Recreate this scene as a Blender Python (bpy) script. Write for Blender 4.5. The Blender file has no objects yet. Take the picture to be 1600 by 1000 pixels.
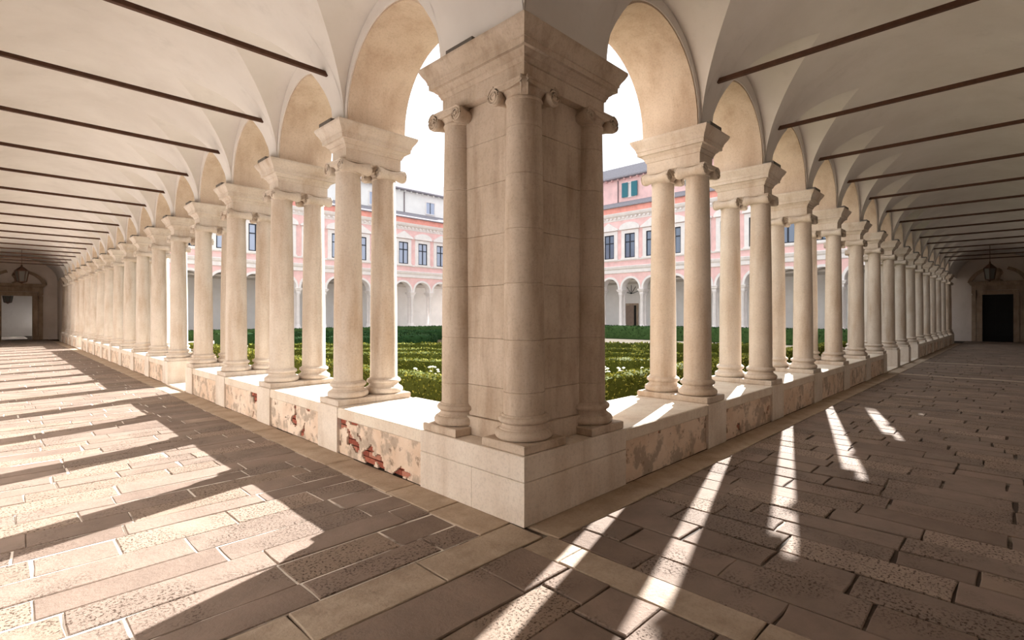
import bpy, bmesh, math, random
from mathutils import Vector, Matrix, noise as mnoise

C = bpy.context.scene.collection
SC = bpy.context.scene
rnd = random.Random(7)
PI = math.pi

# ------------------------------------------------------------------ camera, world, sun, exposure
YAW = math.radians(43.324)          # angle of world +X to the side of the view direction
FPX, HORIZON, CX = 798.1, 492.75, 839.4
cam_data = bpy.data.cameras.new('camera')
cam_data.sensor_width = 36.0
cam_data.lens = FPX * 36.0 / 1600.0
cam_data.shift_x = -(CX - 800.0) / 1600.0
cam_data.shift_y = -(500.0 - HORIZON) / 1600.0
cam_data.clip_end = 500
cam = bpy.data.objects.new('camera', cam_data)
cam.location = (0, 0, 1.6)
cam.rotation_euler = (PI / 2, 0, YAW - PI / 2)
C.objects.link(cam)
SC.camera = cam

world = bpy.data.worlds.new('World')
SC.world = world
world.use_nodes = True
bg = world.node_tree.nodes['Background']
bg.inputs[0].default_value = (0.93, 0.965, 1.0, 1)
bg.inputs[1].default_value = 1.7

SUN_AZ, SUN_EL = math.radians(16.7), math.radians(25.4)
sun_dir = Vector((math.cos(SUN_AZ) * math.cos(SUN_EL), math.sin(SUN_AZ) * math.cos(SUN_EL), math.sin(SUN_EL)))
sun_data = bpy.data.lights.new('sun', 'SUN')
sun_data.energy = 26.5
sun_data.color = (1.0, 0.985, 0.965)
sun_data.angle = math.radians(0.55)
sun = bpy.data.objects.new('sun', sun_data)
sun.rotation_euler = sun_dir.to_track_quat('Z', 'Y').to_euler()
sun.location = (30, 20, 30)
C.objects.link(sun)

vs = SC.view_settings
vs.view_transform = 'Standard'
vs.look = 'None'
vs.exposure = 0.0
vs.gamma = 1.0
vs.use_curve_mapping = False
SC.cycles.max_bounces = 12
SC.cycles.diffuse_bounces = 8

# ------------------------------------------------------------------ materials
def srgb(r, g, b):
    f = lambda c: (c / 255 / 12.92) if c / 255 <= 0.04045 else ((c / 255 + 0.055) / 1.055) ** 2.4
    return (f(r), f(g), f(b), 1.0)

class NT:
    def __init__(s, name):
        s.m = bpy.data.materials.new(name); s.m.use_nodes = True
        s.t = s.m.node_tree; s.b = s.t.nodes['Principled BSDF']
        s.pos = None
    def n(s, typ, **kw):
        nd = s.t.nodes.new(typ)
        for k, v in kw.items(): setattr(nd, k, v)
        return nd
    def link(s, a, b): s.t.links.new(a, b)
    def P(s):
        if s.pos is None: s.pos = s.n('ShaderNodeNewGeometry')
        return s.pos.outputs['Position']
    def scaled(s, sx, sy, sz):
        mp = s.n('ShaderNodeMapping'); mp.inputs['Scale'].default_value = (sx, sy, sz)
        s.link(s.P(), mp.inputs['Vector']); return mp.outputs[0]
    def noise(s, scale, detail=4, rough=0.55, vec=None):
        nd = s.n('ShaderNodeTexNoise'); nd.inputs['Scale'].default_value = scale
        nd.inputs['Detail'].default_value = detail; nd.inputs['Roughness'].default_value = rough
        s.link(vec or s.P(), nd.inputs['Vector']); return nd.outputs['Fac']
    def voronoi(s, scale, vec=None):
        nd = s.n('ShaderNodeTexVoronoi'); nd.inputs['Scale'].default_value = scale
        s.link(vec or s.P(), nd.inputs['Vector']); return nd.outputs['Distance']
    def ramp(s, fac, stops):
        nd = s.n('ShaderNodeValToRGB'); e = nd.color_ramp.elements
        while len(e) < len(stops): e.new(0.5)
        for el, (p, c) in zip(e, stops):
            el.position = p; el.color = c if len(c) == 4 else (*c, 1)
        s.link(fac, nd.inputs[0]); return nd.outputs[0]
    def mix(s, fac, a, b, mode='MIX'):
        nd = s.n('ShaderNodeMix', data_type='RGBA', blend_type=mode)
        for sock, v in ((nd.inputs[0], fac), (nd.inputs[6], a), (nd.inputs[7], b)):
            if hasattr(v, 'is_output'): s.link(v, sock)
            else: sock.default_value = v
        return nd.outputs[2]
    def math(s, op, a, b=0.0):
        nd = s.n('ShaderNodeMath', operation=op)
        for sock, v in ((nd.inputs[0], a), (nd.inputs[1], b)):
            if hasattr(v, 'is_output'): s.link(v, sock)
            else: sock.default_value = v
        return nd.outputs[0]
    def bump(s, h, strength=0.3, dist=0.01):
        nd = s.n('ShaderNodeBump'); nd.inputs['Strength'].default_value = strength
        nd.inputs['Distance'].default_value = dist
        s.link(h, nd.inputs['Height']); s.link(nd.outputs[0], s.b.inputs['Normal'])
    def out(s, col, rough=0.8):
        if hasattr(col, 'is_output'): s.link(col, s.b.inputs['Base Color'])
        else: s.b.inputs['Base Color'].default_value = col
        s.b.inputs['Roughness'].default_value = rough
        s.b.inputs['Specular IOR Level'].default_value = 0.25
        return s.m

def g(v): return (v, v, v, 1)

def stone_mat(name, light, mid, dark, streak=0.5, bump=0.25):
    k = NT(name)
    streaks = k.noise(1.0, 6, 0.62, k.scaled(4.5, 4.5, 0.7))
    big = k.noise(2.3, 5, 0.6)
    fine = k.noise(45, 4, 0.7)
    base = k.ramp(big, [(0.3, mid), (0.62, light)])
    base = k.mix(k.math('MULTIPLY', k.ramp(streaks, [(0.46, g(0)), (0.70, g(1))]), streak), base, dark)
    spk = k.ramp(fine, [(0.34, g(0.7)), (0.5, g(1)), (0.7, g(1.05))])
    base = k.mix(0.45, base, spk, 'MULTIPLY')
    k.bump(k.math('ADD', k.math('MULTIPLY', fine, 0.6), k.noise(14, 4)), bump, 0.012)
    return k.out(base, 0.85)

M = {}
M['stone'] = stone_mat('istrian_stone', srgb(204, 193, 181), srgb(192, 178, 163), srgb(162, 137, 112), 0.6)
M['pier'] = stone_mat('pier_stone', srgb(198, 182, 165), srgb(180, 162, 143), srgb(140, 115, 92), 0.65)
M['block'] = stone_mat('pedestal_stone', srgb(218, 207, 194), srgb(204, 190, 175), srgb(168, 144, 120), 0.35, 0.3)
M['coping'] = stone_mat('coping_stone', srgb(217, 206, 190), srgb(208, 192, 175), srgb(175, 151, 126), 0.3, 0.3)
M['kerb'] = stone_mat('kerb_stone', srgb(178, 159, 139), srgb(158, 139, 119), srgb(122, 102, 84), 0.4, 0.45)
M['soffit'] = stone_mat('arch_soffit_render', srgb(204, 187, 168), srgb(190, 170, 150), srgb(160, 134, 110), 0.5, 0.2)
M['band'] = stone_mat('pale_band_stone', srgb(174, 157, 138), srgb(154, 136, 118), srgb(118, 98, 82), 0.5, 0.6)

def plaster(name, a, b):
    k = NT(name)
    big = k.noise(0.9, 5, 0.6)
    col = k.ramp(big, [(0.32, b), (0.65, a)])
    col = k.mix(k.math('MULTIPLY', k.ramp(k.noise(2.6, 6, 0.7), [(0.56, g(0)), (0.72, g(1))]), 0.25), col, tuple(c * 0.72 for c in b[:3]) + (1,))
    k.bump(k.noise(6, 6, 0.6), 0.12, 0.02)
    return k.out(col, 0.9)
M['plaster'] = plaster('white_plaster', srgb(217, 212, 207), srgb(207, 200, 194))
M['vault'] = plaster('vault_plaster', srgb(213, 208, 203), srgb(202, 196, 190))
M['far_plaster'] = plaster('far_wall_plaster', srgb(226, 214, 204), srgb(214, 200, 188))

def flaked():
    k = NT('flaking_plaster')
    n1 = k.noise(3.2, 6, 0.62)
    col = k.ramp(k.noise(2.0, 4), [(0.35, srgb(206, 180, 156)), (0.65, srgb(226, 208, 190))])
    grey = k.ramp(k.noise(4.6, 5, 0.6), [(0.50, g(0)), (0.58, g(1))])
    col = k.mix(k.math('MULTIPLY', grey, 0.75), col, srgb(158, 142, 126))
    cr = k.ramp(k.noise(9, 6, 0.7), [(0.57, g(0)), (0.66, g(1))])
    col = k.mix(k.math('MULTIPLY', cr, 0.75), col, srgb(112, 88, 70))
    k.bump(k.math('ADD', n1, k.noise(22, 5, 0.7)), 0.5, 0.02)
    return k.out(col, 0.92)
M['flaked'] = flaked()

def brick_mat():
    k = NT('old_red_brick')
    oi = k.n('ShaderNodeObjectInfo')
    c = k.ramp(oi.outputs['Random'], [(0.0, srgb(142, 74, 58)), (0.5, srgb(168, 98, 78)), (1.0, srgb(184, 128, 108))])
    c = k.mix(0.6, c, k.ramp(k.noise(40, 4), [(0.35, g(0.6)), (0.6, g(1.0))]), 'MULTIPLY')
    k.bump(k.noise(50, 4), 0.5, 0.01)
    return k.out(c, 0.9)
M['brick'] = brick_mat()

def paving():
    k = NT('trachyte_paving')
    oi = k.n('ShaderNodeObjectInfo')
    geo = k.n('ShaderNodeNewGeometry')
    r = k.math('FRACT', k.math('ADD', oi.outputs['Random'], geo.outputs['Random Per Island']))
    c = k.ramp(r, [(0.0, srgb(123, 107, 96)), (0.3, srgb(137, 120, 108)), (0.6, srgb(129, 114, 103)), (0.85, srgb(144, 126, 111)), (1.0, srgb(156, 138, 124))])
    c = k.mix(0.8, c, k.ramp(k.noise(3.0, 5, 0.65), [(0.3, g(0.78)), (0.7, g(1.12))]), 'MULTIPLY')
    pit = k.ramp(k.noise(58, 3, 0.62), [(0.38, g(0)), (0.47, g(1))])
    pit_zone = k.ramp(k.math('ADD', k.noise(1.6, 3), k.math('MULTIPLY', r, 0.25)), [(0.58, g(1)), (0.70, g(0))])
    pit2 = k.math('MAXIMUM', pit, pit_zone)
    c = k.mix(k.math('SUBTRACT', 1.0, pit2), c, srgb(78, 64, 54))
    h = k.math('ADD', k.math('MULTIPLY', pit2, 0.7), k.noise(24, 5, 0.7))
    k.bump(h, 0.55, 0.012)
    m_ = k.out(c, 0.9); k.b.inputs['Specular IOR Level'].default_value = 0.08
    return m_
M['paving'] = paving()

def mortar():
    k = NT('joint_mortar')
    c = k.ramp(k.noise(1.7, 3, 0.6), [(0.55, srgb(70, 58, 49)), (0.66, srgb(150, 138, 124))])
    k.bump(k.noise(60, 4), 0.4, 0.01)
    return k.out(c, 0.95)
M['mortar'] = mortar()
def pale_mortar():
    k = NT('pale_mortar')
    c = k.ramp(k.noise(2.1, 3, 0.6), [(0.36, srgb(96, 82, 70)), (0.46, srgb(216, 206, 194))])
    k.bump(k.noise(60, 4), 0.4, 0.01)
    return k.out(c, 0.95)
M['pale_mortar'] = pale_mortar()

def plain(name, col, rough=0.7, metal=0.0, nz=0.0, scale=8):
    k = NT(name)
    c = col
    if nz:
        c = k.mix(nz, col, k.ramp(k.noise(scale, 5, 0.6), [(0.3, g(0.55)), (0.7, g(1.15))]), 'MULTIPLY')
    m = k.out(c, rough); k.b.inputs['Metallic'].default_value = metal
    return m
M['iron'] = plain('rusted_iron', srgb(82, 56, 42), 0.7, 0.2, 0.6, 18)
M['lead'] = plain('lead_sheet', srgb(104, 98, 92), 0.6, 0.3, 0.5, 14)
M['pink'] = plain('pink_render', srgb(241, 200, 197), 0.9, 0, 0.35, 1.4)
M['coral'] = plain('coral_render', srgb(236, 164, 150), 0.9, 0, 0.45, 1.6)
M['white_stone'] = plain('pale_facade_stone', srgb(236, 230, 228), 0.8, 0, 0.18, 3)
M['attic_white'] = plain('white_render', srgb(240, 238, 236), 0.9, 0, 0.15, 1.2)
M['roof'] = plain('grey_roof_tile', srgb(150, 146, 152), 0.85, 0, 0.6, 9)
M['teal'] = plain('teal_shutter_paint', srgb(58, 116, 128), 0.6, 0, 0.2, 8)
M['frame'] = plain('dark_window_paint', srgb(44, 46, 54), 0.5)
M['pane_pale'] = plain('glass_painted_reflection', srgb(176, 186, 208), 0.1)  # sky reflection put into the pale pane colour
M['pane'] = plain('window_glass', srgb(104, 116, 138), 0.08)
M['pane'].node_tree.nodes['Principled BSDF'].inputs['Specular IOR Level'].default_value = 0.9
M['pipe'] = plain('downpipe_metal', srgb(120, 106, 108), 0.5, 0.3)
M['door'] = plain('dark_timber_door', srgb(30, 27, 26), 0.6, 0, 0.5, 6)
M['door_far'] = plain('taupe_timber_door', srgb(150, 130, 116), 0.7, 0, 0.3, 4)
M['portal'] = stone_mat('portal_stone', srgb(176, 154, 132), srgb(150, 128, 108), srgb(110, 88, 70), 0.5, 0.3)
M['glass'] = plain('lantern_glass', srgb(84, 80, 74), 0.1)
M['soil'] = plain('garden_soil', srgb(98, 88, 66), 0.95, 0, 0.5, 12)
M['gravel'] = plain('pale_gravel', srgb(206, 192, 172), 0.95, 0, 0.4, 30)

for n_ in ('soil', 'gravel', 'roof'): M[n_].node_tree.nodes['Principled BSDF'].inputs['Specular IOR Level'].default_value = 0.03
def foliage(name, a, b, c):
    k = NT(name)
    oi = k.n('ShaderNodeNewGeometry')
    col = k.ramp(oi.outputs['Random Per Island'], [(0.0, a), (0.5, b), (1.0, c)])
    col = k.mix(0.7, col, k.ramp(k.noise(9, 4), [(0.3, g(0.55)), (0.7, g(1.2))]), 'MULTIPLY')
    k.b.inputs['Specular IOR Level'].default_value = 0.05
    m_ = k.out(col, 0.9); k.b.inputs['Specular IOR Level'].default_value = 0.04
    return m_
M['hedge'] = foliage('box_leaves', srgb(74, 82, 32), srgb(118, 124, 50), srgb(190, 184, 92))
M['hedge_dark'] = foliage('dark_leaves', srgb(34, 56, 32), srgb(46, 72, 40), srgb(66, 88, 50))
M['hedge_core'] = plain('hedge_painted_shade', srgb(78, 84, 36), 0.95, 0, 0.7, 16)  # darker body colour stands in for shade between the leaves
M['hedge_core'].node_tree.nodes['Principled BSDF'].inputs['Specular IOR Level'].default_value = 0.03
M['lawn'] = plain('mown_grass', srgb(92, 102, 52), 0.95, 0, 0.5, 10)
M['lawn'].node_tree.nodes['Principled BSDF'].inputs['Specular IOR Level'].default_value = 0.03
M['white_flower'] = plain('white_petals', srgb(240, 238, 226), 0.8)

# ------------------------------------------------------------------ mesh helpers
class MB:
    def __init__(s): s.v, s.f = [], []
    def add(s, vs, fs):
        o = len(s.v); s.v += [tuple(p) for p in vs]; s.f += [tuple(i + o for i in q) for q in fs]
    def box(s, a, b):
        x0, y0, z0 = a; x1, y1, z1 = b
        s.add([(x0, y0, z0), (x1, y0, z0), (x1, y1, z0), (x0, y1, z0), (x0, y0, z1), (x1, y0, z1), (x1, y1, z1), (x0, y1, z1)],
              [(3, 2, 1, 0), (4, 5, 6, 7), (0, 1, 5, 4), (1, 2, 6, 5), (2, 3, 7, 6), (3, 0, 4, 7)])
    def cbox(s, a, b, c=0.008):
        """box with chamfered vertical and top edges"""
        x0, y0, z0 = a; x1, y1, z1 = b
        s.rings([[(x0 + c, y0 + c, z0), (x1 - c, y0 + c, z0), (x1 - c, y1 - c, z0), (x0 + c, y1 - c, z0)],
                 [(x0, y0, z0 + c), (x1, y0, z0 + c), (x1, y1, z0 + c), (x0, y1, z0 + c)],
                 [(x0, y0, z1 - c), (x1, y0, z1 - c), (x1, y1, z1 - c), (x0, y1, z1 - c)],
                 [(x0 + c, y0 + c, z1), (x1 - c, y0 + c, z1), (x1 - c, y1 - c, z1), (x0 + c, y1 - c, z1)]])
    def rings(s, rs, caps=True):
        n = len(rs[0]); o = len(s.v)
        for r in rs: s.v += [tuple(p) for p in r]
        for i in range(len(rs) - 1):
            for j in range(n):
                k = (j + 1) % n
                s.f.append((o + i * n + j, o + i * n + k, o + (i + 1) * n + k, o + (i + 1) * n + j))
        if caps:
            s.f.append(tuple(o + j for j in reversed(range(n))))
            s.f.append(tuple(o + (len(rs) - 1) * n + j for j in range(n)))
    def lathe(s, prof, n=24, c=(0, 0, 0), axis='z', caps=True):
        rs = []
        for r, h in prof:
            ring = []
            for j in range(n):
                a = 2 * PI * j / n
                p = (r * math.cos(a), r * math.sin(a))
                if axis == 'z': q = (c[0] + p[0], c[1] + p[1], c[2] + h)
                elif axis == 'x': q = (c[0] + h, c[1] + p[0], c[2] + p[1])
                else: q = (c[0] + p[1], c[1] + h, c[2] + p[0])
                ring.append(q)
            rs.append(ring)
        s.rings(rs, caps)
    def molding(s, prof, x0, x1, y0, y1):
        """rectangular block swept by (offset, z) pairs"""
        s.rings([[(x0 - o, y0 - o, z), (x1 + o, y0 - o, z), (x1 + o, y1 + o, z), (x0 - o, y1 + o, z)] for o, z in prof])
    def tube(s, pts, r, n=6, caps=True):
        rs = []
        for i, p in enumerate(pts):
            p = Vector(p)
            d = (Vector(pts[min(i + 1, len(pts) - 1)]) - Vector(pts[max(i - 1, 0)])).normalized()
            u = d.cross(Vector((0, 0, 1)))
            if u.length < 1e-3: u = d.cross(Vector((1, 0, 0)))
            u.normalize(); w = d.cross(u)
            rr = r[i] if isinstance(r, (list, tuple)) else r
            rs.append([p + u * rr * math.cos(2 * PI * j / n) + w * rr * math.sin(2 * PI * j / n) for j in range(n)])
        s.rings(rs, caps)
    def prism(s, poly, a, b, plane='xz'):
        """polygon (u,w) extruded from a to b along the third axis"""
        f = {'xz': lambda u, w, h: (u, h, w), 'yz': lambda u, w, h: (h, u, w), 'xy': lambda u, w, h: (u, w, h)}[plane]
        s.rings([[f(u, w, a) for u, w in poly], [f(u, w, b) for u, w in poly]])
    def mesh(s, name, mat, xf=None, smooth=False, angle=35, recalc=True):
        me = bpy.data.meshes.new(name)
        me.from_pydata([xf(*p) for p in s.v] if xf else s.v, [], s.f)
        if recalc:
            bm = bmesh.new(); bm.from_mesh(me)
            bmesh.ops.recalc_face_normals(bm, faces=bm.faces)
            bm.to_mesh(me); bm.free()
        me.materials.append(mat)
        if smooth:
            me.shade_smooth()
            try: me.set_sharp_from_angle(angle=math.radians(angle))
            except Exception: pass
        return me

def link(name, data, parent=None, loc=None, rz=0.0):
    o = bpy.data.objects.new(name, data); C.objects.link(o)
    if parent: o.parent = parent
    if loc: o.location = loc
    if rz: o.rotation_euler = (0, 0, rz)
    return o
def tag(o, label=None, cat=None, group=None, kind=None):
    if label: o['label'] = label
    if cat: o['category'] = cat
    if group: o['group'] = group
    if kind: o['kind'] = kind
    return o
def thing(name, label, cat, loc=(0, 0, 0), rz=0.0, group=None):
    return tag(link(name, None, None, loc, rz), label, cat, group)
def part(name, mb, mat, parent, xf=None, smooth=False, angle=35, recalc=True):
    return link(name, mb.mesh(name, mat, xf, smooth, angle, recalc), parent)
def struct(name, mb, mat, label, cat, xf=None, smooth=False, recalc=True):
    o = link(name, mb.mesh(name, mat, xf, smooth, 35, recalc))
    return tag(o, label, cat, None, 'structure')

ORD = ['first', 'second', 'third', 'fourth', 'fifth', 'sixth', 'seventh', 'eighth', 'ninth', 'tenth', 'eleventh', 'twelfth',
       'thirteenth', 'fourteenth', 'fifteenth', 'sixteenth', 'seventeenth', 'eighteenth', 'nineteenth', 'twentieth']

def project(x, y, z):
    c, s = math.cos(YAW), math.sin(YAW)
    d = x * c + y * s
    if d < 0.3: return None
    return CX + FPX * (x * s - y * c) / d, HORIZON - FPX * (z - 1.6) / d, d

# ------------------------------------------------------------------ layout of the cloister
X0, Y0 = 2.719, 2.698              # outer corner of the corner pier towards the walks
WF, WB = 0.15, 0.92                # wall planes behind the parapet face
T1, T2 = 0.265, 0.750              # column axes across the wall
ZP, ZPL = 0.532, 0.604             # pedestal top, plinth top
ZB, ZN, ZC, ZE = 0.800, 3.380, 3.470, 3.885   # shaft foot, neck, capital top, cornice top
ZA = 3.97                          # arch springing
PW = 0.21                          # half width of wall between arches
HW = 0.255                         # half width of a pedestal
PIER = 1.28                        # wall end of corner pier
WALK = 3.82
ZV, HV, HALF = 3.90, 1.46, WALK / 2
class Side: pass
L, R = Side(), Side()
L.name, L.D, L.B, L.n, L.open = 'left', 3.320, 2.1315, 17, {3, 12}
R.name, R.D, R.B, R.n, R.open = 'right', 3.380, 2.1746, 14, {5, 6, 7}
L.xf = lambda t, s, z: (X0 + t, Y0 + s, z)
R.xf = lambda t, s, z: (X0 + s, Y0 + t, z)
L.rz, R.rz = 0.0, PI / 2
for S in (L, R):
    S.end = 2 * S.D + (S.n - 1) * S.B
    S.cols = [S.D + k * S.B for k in range(S.n)]
L.word, R.word = 'sunlit left arcade', 'shaded right arcade'

def arches(S):
    """(centre, radius) of every arch along a side"""
    out = [((PIER + S.cols[0] - PW) / 2, (S.cols[0] - PW - PIER) / 2)]
    for a, b in zip(S.cols, S.cols[1:]): out.append(((a + b) / 2, (b - a) / 2 - PW))
    e = S.end - PIER
    out.append(((S.cols[-1] + PW + e) / 2, (e - S.cols[-1] - PW) / 2))
    return out

# ------------------------------------------------------------------ walls with arches
ZT = 5.75
for S in (L, R):
    mb = MB()
    A = arches(S)
    lip = 0.022
    prev = WF
    def col(s, zb):
        return [(WF, s, zb), (WF, s, ZT), (WB, s, ZT), (WB, s, zb)]
    segs = []
    for c, r in A:
        segs.append((prev, c - r - lip, None)); segs.append((c - r - lip, c + r + lip, (c, r + lip))); prev = c + r + lip
    segs.append((prev, S.end - WF, None))
    for a, b, arc in segs:
        if arc is None:
            mb.rings([col(a, ZE - 0.02), col(b, ZE - 0.02)], caps=False)
        else:
            c, r = arc; rs = []
            rs.append(col(a, ZE - 0.02))
            for i in range(25):
                th = PI - PI * i / 24
                rs.append(col(c + r * math.cos(th), ZA + r * math.sin(th)))
            rs.append(col(b, ZE - 0.02))
            mb.rings(rs, caps=False)
    w = struct('wall_' + S.name, mb, M['plaster'], 'white plastered arcade wall carried by the columns of the %s' % S.word, 'wall', S.xf)
    S.wall = w
    for i, (c, r) in enumerate(A):
        ab = MB()
        prof = [(c + r, ZE)] + [(c + r * math.cos(PI * j / 28), ZA + r * math.sin(PI * j / 28)) for j in range(29)] + [(c - r, ZE)]
        prof2 = [(c + r + 0.04, ZE)] + [(c + (r + 0.04) * math.cos(PI * j / 28), ZA + (r + 0.04) * math.sin(PI * j / 28)) for j in range(29)] + [(c - r - 0.04, ZE)]
        f0, f1 = WF + 0.014, WB + 0.012
        n = len(prof)
        vs_ = [(f0, s, z) for s, z in prof] + [(f1, s, z) for s, z in prof] + [(f0, s, z) for s, z in prof2] + [(f1, s, z) for s, z in prof2]
        fs = []
        for j in range(n - 1):
            fs += [(j, j + 1, n + j + 1, n + j), (2 * n + j, 2 * n + j + 1, j + 1, j), (n + j, n + j + 1, 3 * n + j + 1, 3 * n + j)]
        ab.add(vs_, fs)
        part('arch_soffit', ab, M['soffit'], w, S.xf, True, 40)

# ------------------------------------------------------------------ vaulted ceilings
def zbar(u): return ZV + HV * math.sqrt(max(0.0, 1 - ((HALF - u) / HALF) ** 2))
def inset(z):
    q = (z - ZV) / HV
    if q <= 0: return 0.0
    return HALF * (1 - math.sqrt(max(0.0, 1 - q * q)))
def lun_z(s, c, r): return ZV + 0.14 + 1.02 * math.sqrt(max(0.0, 1 - ((s - c) / r) ** 2))
LF, RF = X0 + WF, Y0 + WF          # arcade wall faces
for S, far_end in ((L, L.end + WALK + 0.2), (R, R.end + WALK + 0.2)):
    mb = MB()
    A_ = arches(S)
    first = ((PIER + S.cols[0]) / 2 - 0.07, (S.cols[0] - PIER) / 2 + 0.07)
    lun = [(c, r + 0.075) for c, r in A_]
    NBAR = 18
    def barrel_row(s, w0):
        th0 = math.acos(min(1, (HALF - w0) / HALF))
        row = []
        for j in range(NBAR + 1):
            th = th0 + (PI - 2 * th0) * j / NBAR
            u = HALF * (1 - math.cos(th))
            row.append((WF - u, s, ZV + HV * math.sin(th)))
        return row
    def strip(rows):
        n = len(rows[0]); o = len(mb.v)
        for r_ in rows: mb.v += r_
        for i in range(len(rows) - 1):
            for j in range(n - 1):
                mb.f.append((o + i * n + j, o + i * n + j + 1, o + (i + 1) * n + j + 1, o + (i + 1) * n + j))
    def flat(a, b):
        strip([barrel_row(a, 0.0), barrel_row(b, 0.0)])
    flat(0.0 + WF, lun[0][0] - lun[0][1])
    for c, r in lun:
        fr, lu, lu2 = [], [], []
        for i in range(33):
            s = c - r * math.cos(PI * i / 32)
            z = lun_z(s, c, r); x_ = min(1.0, abs(s - c) / r); w0 = 1.02 * (1 - x_) ** 0.92; zi_ = zbar(w0)
            fr.append(barrel_row(s, w0))
            lu.append([(WF + 0.01, s, z), (WF - w0, s, zi_)])
            lu2.append([(WF - WALK - 0.01, s, z), (WF - WALK + w0, s, zi_)])
        strip(fr); strip(lu); strip(lu2)
    for (c1, r1), (c2, r2) in zip(lun, lun[1:]): flat(c1 + r1, c2 - r2)
    flat(lun[-1][0] + lun[-1][1], far_end)
    o = struct('ceiling', mb, M['vault'], 'pale plastered barrel vault with pointed lunettes over the %s walk' % S.name, 'ceiling', S.xf, False, False)
    o.data.shade_smooth()
    try: o.data.set_sharp_from_angle(angle=math.radians(50))
    except Exception: pass
# cross vault over the corner square where the two walks meet
mb = MB(); N = 28
xs = [LF - WALK * i / N for i in range(N + 1)]
for i in range(N + 1):
    for j in range(N + 1):
        ui, uj = HALF * (1 - math.cos(PI * i / N)), HALF * (1 - math.cos(PI * j / N))
        mb.v.append((LF - ui, RF - uj, max(zbar(ui), zbar(uj))))
for i in range(N):
    for j in range(N):
        mb.f.append((i * (N + 1) + j, (i + 1) * (N + 1) + j, (i + 1) * (N + 1) + j + 1, i * (N + 1) + j + 1))
o = struct('ceiling', mb, M['vault'], 'pale cross vault over the corner square behind the corner pier', 'ceiling', None, True, False)
# back walls and end walls
XB, YB = LF - WALK, RF - WALK
XE, YE = X0 + R.end + WALK, Y0 + L.end + WALK      # inner faces of the end walls
mb = MB(); mb.box((XB - 0.4, YB - 0.4, -0.05), (XB, YE + 0.4, 6.0))
struct('wall_back_left', mb, M['plaster'], 'white plastered back wall facing the left arcade across its walk', 'wall')
mb = MB(); mb.box((XB, YB - 0.4, -0.05), (XE + 0.4, YB, 6.0))
struct('wall_back_right', mb, M['plaster'], 'white plastered back wall facing the right arcade across its walk', 'wall')

mb = MB(); mb.box((LF, Y0 + L.end + 0.16, -0.05), (LF + 0.3, YE + 0.2, 5.75)); struct('wall_corner_left', mb, M['far_plaster'], 'added plastered wall keeping light out of the far corner of the left walk', 'wall')  # wall added to shut out cross-walk light and darken the far end
DW, DH = 0.70, 2.87
def wall_with_door(name, xf, label, length, cc):
    """end wall across a walk: u across, door centred at cc"""
    m_ = MB()
    for a, b, z0, z1 in ((-0.2, cc - DW, -0.05, 6.0), (cc + DW, length, -0.05, 6.0), (cc - DW, cc + DW, DH, 6.0)):
        m_.box((a, 0, z0), (b, 0.4, z1))
    return struct(name, m_, M['far_plaster'], label, 'wall', xf)
cx_l = (LF + XB) / 2; cy_r = (RF + YB) / 2
wall_with_door('wall_end_left', lambda u, w, z: (XB + u, YE + w, z), 'dim plastered end wall with an open doorway closing the left walk', WALK + 0.76, cx_l - XB)
wall_with_door('wall_end_right', lambda u, w, z: (XE + w, YB + u, z), 'dim plastered end wall with a dark door closing the right walk', WALK + 0.76, cy_r - YB)

def portal(name, xf, label):
    """stone door surround with entablature and broken segmental pediment, u centred on the door"""
    t = thing(name, label, 'doorway')
    for sg in (-1, 1):
        m_ = MB()
        a, b = sorted((sg * DW, sg * (DW + 0.26)))
        m_.box((a, -0.10, 0), (b, 0.06, DH + 0.26)); part('jamb', m_, M['portal'], t, xf)
        m_ = MB(); a, b = sorted((sg * (DW + 0.28), sg * (DW + 0.50)))
        m_.box((a, -0.06, 0), (b, 0.02, DH)); 
        m_.prism([(a, DH + 0.55), (b, DH + 0.55), (b, DH + 0.1), (a + 0.02, DH - 0.25)], -0.22, 0.02, 'xz')
        part('pilaster', m_, M['portal'], t, xf)
    m_ = MB(); m_.box((-DW, -0.10, DH), (DW, 0.06, DH + 0.26)); part('lintel', m_, M['portal'], t, xf)
    m_ = MB(); m_.molding([(0, DH + 0.28), (0, DH + 0.55), (0.06, DH + 0.60), (0.12, DH + 0.68), (0.16, DH + 0.80)], -DW - 0.5, DW + 0.5, -0.16, 0.05)
    part('entablature', m_, M['portal'], t, xf)
    for sg in (-1, 1):
        m_ = MB(); pts_o, pts_i = [], []
        for i in range(11):
            a = math.radians(12 + 58 * i / 10)
            rr = 1.42
            pts_o.append((sg * rr * math.cos(a), DH + 0.80 - 0.30 + rr * 0.86 * math.sin(a)))
            pts_i.append((sg * (rr - 0.2) * math.cos(a), DH + 0.80 - 0.30 + (rr - 0.2) * 0.86 * math.sin(a)))
        m_.prism(pts_o + pts_i[::-1], -0.22, 0.05, 'xz')
        part('pediment_arc', m_, M['portal'], t, xf)
    m_ = MB(); m_.lathe([(0.22, 0), (0.26, 0.05), (0.12, 0.12), (0.14, 0.3), (0.26, 0.5), (0.2, 0.68), (0.08, 0.78)], 12, (0, -0.08, DH + 0.80))
    part('finial', m_, M['portal'], t, xf, True)
    return t
xl = lambda u, w, z: (cx_l + u, YE + w, z)
xr = lambda u, w, z: (XE + w, cy_r + u, z)
portal('portal', xl, 'stone doorway with broken pediment around the bright opening ending the left walk')
portal('portal', xr, 'stone doorway with broken pediment around the dark door ending the right walk')
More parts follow.
